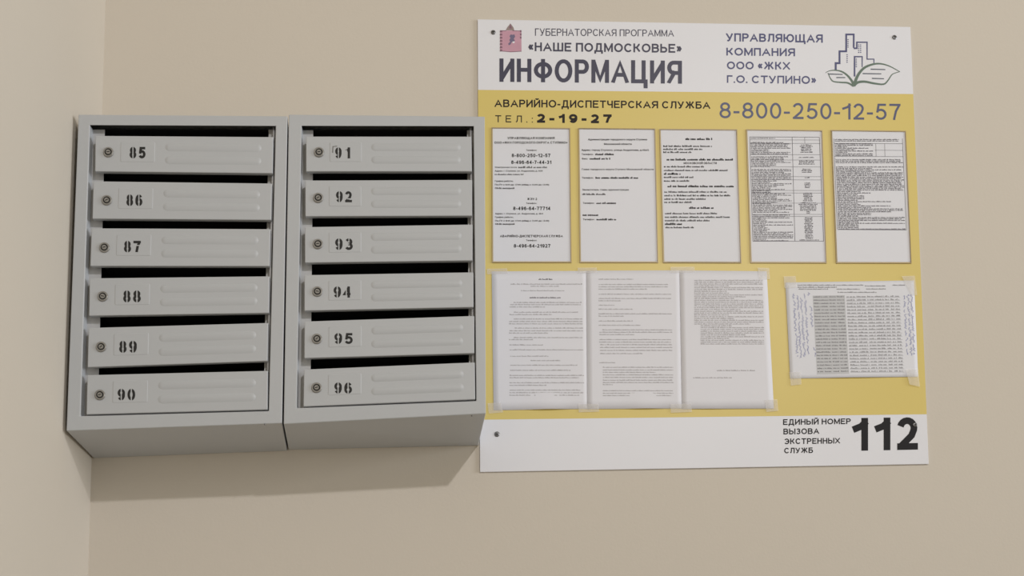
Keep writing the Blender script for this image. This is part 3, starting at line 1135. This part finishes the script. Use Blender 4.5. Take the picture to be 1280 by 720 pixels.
stroke(bm, [t5(843, 108), t5(1161, 110)], .45, .45, yj)
stroke(bm, [t5(843, 168), t5(1161, 170)], .45, .45, yj)
stroke(bm, [t5(1030, 140), t5(1161, 141)], .4, .4, yj)
for x in (1037, 1078):
    stroke(bm, [t5(x, 109), t5(x - 1, 169)], .45, .45, yj)
stroke(bm, [t5(1161, 86), t5(1163, 508)], .5, .5, yj)
stroke(bm, [t5(843, 86), t5(843, 508)], .5, .5, yj)
stroke(bm, [t5(846, 508), t5(1163, 510)], .6, .6, yj)
z = 90
while z < 506:
    if 108 < z < 168:
        ln = rng.choice((.18, .5, .56, .3))
    elif z < 180 or abs(z - 207) < 4:
        ln = .95 if z < 100 else 0
    elif z < 325:
        ln = rng.choice((1, 1, 1, .97, .55))
    elif z < 440:
        ln = rng.choice((.4, .3, .8, .5, .97, .35))
    else:
        ln = rng.choice((1, 1, .3, .95))
    if ln:
        a, zz = t5(848, z)
        b, _ = t5(848 + 311 * ln, z)
        put_marks(bm, a, b, zz, 1.4, rng, yi, mi=0, dens=.72)
    z += 6.7
link('lettering', bm, [M_fine], sheets[4])


# ------------------------------------------------------------------ taped paper sheets
def follow(bm, q, fn):
    """lay the print on the waves of its sheet"""
    for v in bm.verts:
        w = min(1, max(0, (q[0].z - v.co.z) / (q[0].z - q[3].z)))
        a, b = q[0].lerp(q[3], w), q[1].lerp(q[2], w)
        u = min(1, max(0, (v.co.x - a.x) / (b.x - a.x)))
        v.co.y -= fn(u, w)


def wavy(q, y, nx, nz, fn, m, root, back=0.0002):
    """sheet of paper with slight waves: fn(u,v) = metres off the board"""
    bm = bmesh.new()
    g = [[bm.verts.new(bil(q, i / nx, j / nz) + Vector((0, -fn(i / nx, j / nz), 0))) for i in range(nx + 1)] for j in range(nz + 1)]
    for j in range(nz):
        for i in range(nx):
            bm.faces.new((g[j][i], g[j + 1][i], g[j + 1][i + 1], g[j][i + 1]))
    o = link('paper', bm, m, root, smooth=True)
    s = o.modifiers.new('thickness', 'SOLIDIFY')
    s.thickness = back
    s.offset = -1
    return o


TQ = [[(614.6, 339.2), (734.5, 338.6), (735.6, 511), (617, 512.8)],
      [(733, 338.4), (851, 338), (853.5, 510.6), (734.2, 511.4)],
      [(849.5, 338.2), (958.3, 339.2), (967.2, 510.8), (852.5, 511.3)]]
tl = ['left of the three white typed sheets taped in a row under the pockets',
      'middle of the three white typed sheets taped in a row under the pockets',
      'right of the three taped sheets, grey dense paragraph at top']
ytp = y0 - 0.0009
TF = [lambda u, v: 0.0002 + 0.0010 * max(0, v - .88) / .12 * (0.5 - 0.5 * math.cos(2 * math.pi * min(1, max(0, (u - .3) / .55)))) * 4,
      lambda u, v: 0.0006 + 0.0010 * max(0, v - .9) / .10 * (0.5 - 0.5 * math.cos(2 * math.pi * min(1, max(0, (u - .35) / .5)))) * 3,
      lambda u, v: 0.0010 + 0.0006 * max(0, v - .92) / .08 * (0.5 - 0.5 * math.cos(2 * math.pi * min(1, max(0, (u - .1) / .4)))) * 2]
s4 = 3.789
c1 = lambda x, z: (600 + x / s4, 330 + z / s4)
c2 = lambda x, z: (840 + x / 3.791, 330 + z / 3.791)
lines1 = [(278, 342, 72, 1), (145, 484, 95, 0), (240, 375, 105, 0), (195, 402, 126, 0), (235, 383, 159, 1), (160, 482, 182, 0), (143, 478, 192, 0), (140, 308, 203, 0),
          (160, 465, 228, 0), (140, 340, 239, 0), (160, 484, 260, 0), (138, 487, 272, 0), (138, 487, 283, 0), (165, 487, 303, 0), (140, 487, 316, 0), (138, 325, 327, 0), (160, 487, 348, 0), (138, 250, 358, 0),
          (140, 300, 383, 0), (140, 490, 406, 0), (143, 325, 436, 0), (240, 380, 457, 0), (143, 462, 479, 0), (143, 430, 503, 0), (140, 492, 527, 0), (140, 470, 538, 0),
          (140, 492, 562, 0), (140, 315, 574, 0), (140, 475, 597, 0), (140, 492, 609, 0), (140, 470, 621, 0)]
lines2 = [(562, 725, 72, 0), (562, 890, 97, 0), (562, 890, 108, 0), (562, 790, 119, 0), (562, 905, 143, 0), (562, 905, 163, 0), (562, 670, 174, 0), (562, 635, 195, 0), (562, 722, 214, 0), (562, 908, 236, 0),
          (562, 680, 247, 0), (562, 722, 270, 0), (562, 760, 290, 0), (580, 912, 312, 0), (565, 912, 323, 0), (565, 730, 334, 0), (565, 905, 358, 0), (565, 905, 370, 0), (568, 912, 382, 0), (568, 912, 395, 0), (568, 912, 409, 0), (568, 770, 424, 0),
          (565, 640, 467, 0), (582, 915, 489, 0), (582, 915, 502, 0), (582, 830, 513, 0), (582, 915, 525, 0), (582, 915, 537, 0), (582, 915, 550, 0), (582, 918, 561, 0), (582, 630, 571, 0),
          (582, 915, 600, 0), (582, 915, 612, 0), (582, 905, 623, 0)]
lines3 = []
z = 78
while z < 380:
    x0 = 105 if z < 285 else 135
    lines3.append((x0, 430 + (z - 78) * .02 if rng.random() < .75 else rng.uniform(230, 380), z, 0))
    z += 8.6
lines3 += [(212, 398, 505, 0), (100, 285, 539, 0)]
troots = []
for i, q in enumerate(TQ):
    root = sheet('typed_sheet', tl[i], 'typed sheets taped under the pockets', q, ytp, M_paper2)
    troots.append(root)
    wavy(pxq(q, ytp), ytp, 16, 16, TF[i], M_paper2, root)
    bm = bmesh.new()
    cc = c2 if i == 2 else c1
    for x0, x1, z, bold in (lines1, lines2, lines3)[i]:
        a, zz = cc(x0, z)
        b, _ = cc(x1, z)
        put_marks(bm, a, b, zz, 1.5 if not bold else 1.9, rng, ytp - 0.00015, dens=.66, mi=1 if bold else 0)
    follow(bm, pxq(q, ytp), TF[i])
    link('lettering', bm, [M_fine2, M_fine], root)


def tape(root, pts, y, lab='strip of clear tape'):
    bm = bmesh.new()
    slab(bm, pxq(pts, y), 0.0001)
    o = link('tape', bm, M_tape, root)
    o['label'] = lab


tape(troots[0], [(608.5, 336), (634, 335.4), (634.5, 342), (609, 343)], ytp - .0008)
tape(troots[0], [(609.5, 504), (626, 503), (629, 515.5), (611, 517)], ytp - .0008)
tape(troots[1], [(722, 334.6), (746, 334.4), (746.5, 341), (722.5, 341.4)], ytp - .0014)
tape(troots[1], [(723, 505), (748, 504.6), (749, 514.6), (723.5, 515.5)], ytp - .0014)
tape(troots[2], [(838, 333.6), (868, 333.4), (868.5, 340.6), (838.5, 341)], ytp - .0018)
tape(troots[2], [(947, 334.5), (961.5, 335), (962.5, 349), (949, 349.6)], ytp - .0018)
tape(troots[2], [(956, 500), (971.5, 499), (973, 513.5), (958, 515)], ytp - .0018)
tape(troots[2], [(838, 505), (864, 504.6), (865, 515), (838.5, 516)], ytp - .0018)

# landscape table sheet
LQ = [(981.7, 353.2), (1142.5, 350.6), (1147.6, 471), (987.8, 473.2)]
lroot = sheet('table_sheet', 'landscape sheet of grey table rows taped on the right of the board', None, LQ, ytp, M_paper)
LF = lambda u, v: (0.0005 + 0.0022 * (0.5 - 0.5 * math.cos(2 * math.pi * min(1, max(0, (u - .1) / .8)))) * max(0, v - .8) / .2)
wavy(pxq(LQ, ytp), ytp, 32, 24, LF, M_paper, lroot)
bm = bmesh.new()
yk = ytp - 0.00012
yk2 = yk - 0.00012
dl = lambda x, z: c2(x + (z - 150) * .055, z - (x - 660) * .012)


def dq(bm, x0, x1, z0, z1, y, mi):
    quad(bm, *[W(*dl(a, b), y) for a, b in ((x0, z0), (x0, z1), (x1, z1), (x1, z0))], mi)


for k in range(24):
    for m_ in range(5):
        dq(bm, 666 + m_ * 30.4, 666 + (m_ + 1) * 30.4, 150 + k * 15.58, 150 + (k + 1) * 15.58, yk, 3)
for k in range(24):
    z = 156 + k * 15.4
    for x0, x1 in ((670, 700), (704, 738), (744, 776), (780, 814)):
        a, zz = dl(x0, z)
        b, _ = dl(x1, z)
        put_marks(bm, a, b, zz, 1.7, rng, yk2, mi=0, dens=.62)
    for x0, x1 in ((826, 868), (874, 918), (924, 955), (960, 1002), (1008, 1028), (1034, 1050), (1056, 1074)):
        a, zz = dl(x0, z + 1)
        b, _ = dl(x1, z + 1)
        put_marks(bm, a, b, zz, 1.7, rng, yk2, mi=1, dens=.6)
    stroke(bm, [dl(824 + 256 * t / 12, z + 7) for t in range(13)], .3, .3, yk2, 1)
for x0, x1, z in ((595, 905, 100), (595, 780, 110), (600, 740, 119), (780, 890, 119), (785, 970, 134), (915, 1010, 104), (1045, 1105, 100), (920, 1012, 118)):
    a, zz = c2(x0, z)
    b, _ = c2(x1, z)
    put_marks(bm, a, b, zz, 1.5, rng, yk2, mi=0)
follow(bm, pxq(LQ, ytp), LF)
link('table_print', bm, [mat('row_print_dark', lin(128, 128, 134), .6), mat('row_print', lin(140, 140, 146), .6), M_fine2, M_tgrey], lroot)
rg = random.Random(11)
for cols in (((577, 140, 440), (594, 150, 445), (612, 160, 440), (630, 140, 430), (648, 135, 160), (655, 200, 300), (662, 395, 440)),
             ((1100, 150, 430), (1118, 145, 435), (1133, 145, 430))):
    bm = bmesh.new()
    for x, z0, z1 in cols:
        z = z0
        pts = []
        while z < z1:
            pts.append(c2(x + (z - 150) * .055 + rg.uniform(-6.5, 6.5), z))
            z += rg.uniform(2.0, 4.5)
            if rg.random() < .07 and len(pts) > 3:
                stroke(bm, pts, .5, .5, yk2)
                pts = []
                z += 6
        if len(pts) > 2:
            stroke(bm, pts, .5, .5, yk2)
    follow(bm, pxq(LQ, ytp), LF)
    link('handwriting', bm, M_blue, lroot)['label'] = 'blue handwritten margin notes'
tape(lroot, [(979.5, 345.5), (994.5, 345), (996, 359.5), (980.6, 360.5)], ytp - .0016)
tape(lroot, [(1127, 345.2), (1143.5, 344.6), (1146.5, 369), (1139.5, 369.4)], ytp - .0016)
tape(lroot, [(986.5, 465), (1001, 464.4), (1001.8, 480.5), (988.6, 482)], ytp - .0016)
tape(lroot, [(1132, 462), (1147.6, 461), (1150, 483.5), (1137, 480.5)], ytp - .0032)

# sub-parts keep their place: their meshes are already in world coordinates
for part, kids, root in FIX:
    for k in kids:
        # part has inverse of its root's location, so its own world matrix is the identity
        k.matrix_parent_inverse = Matrix()
bpy.context.view_layer.update()
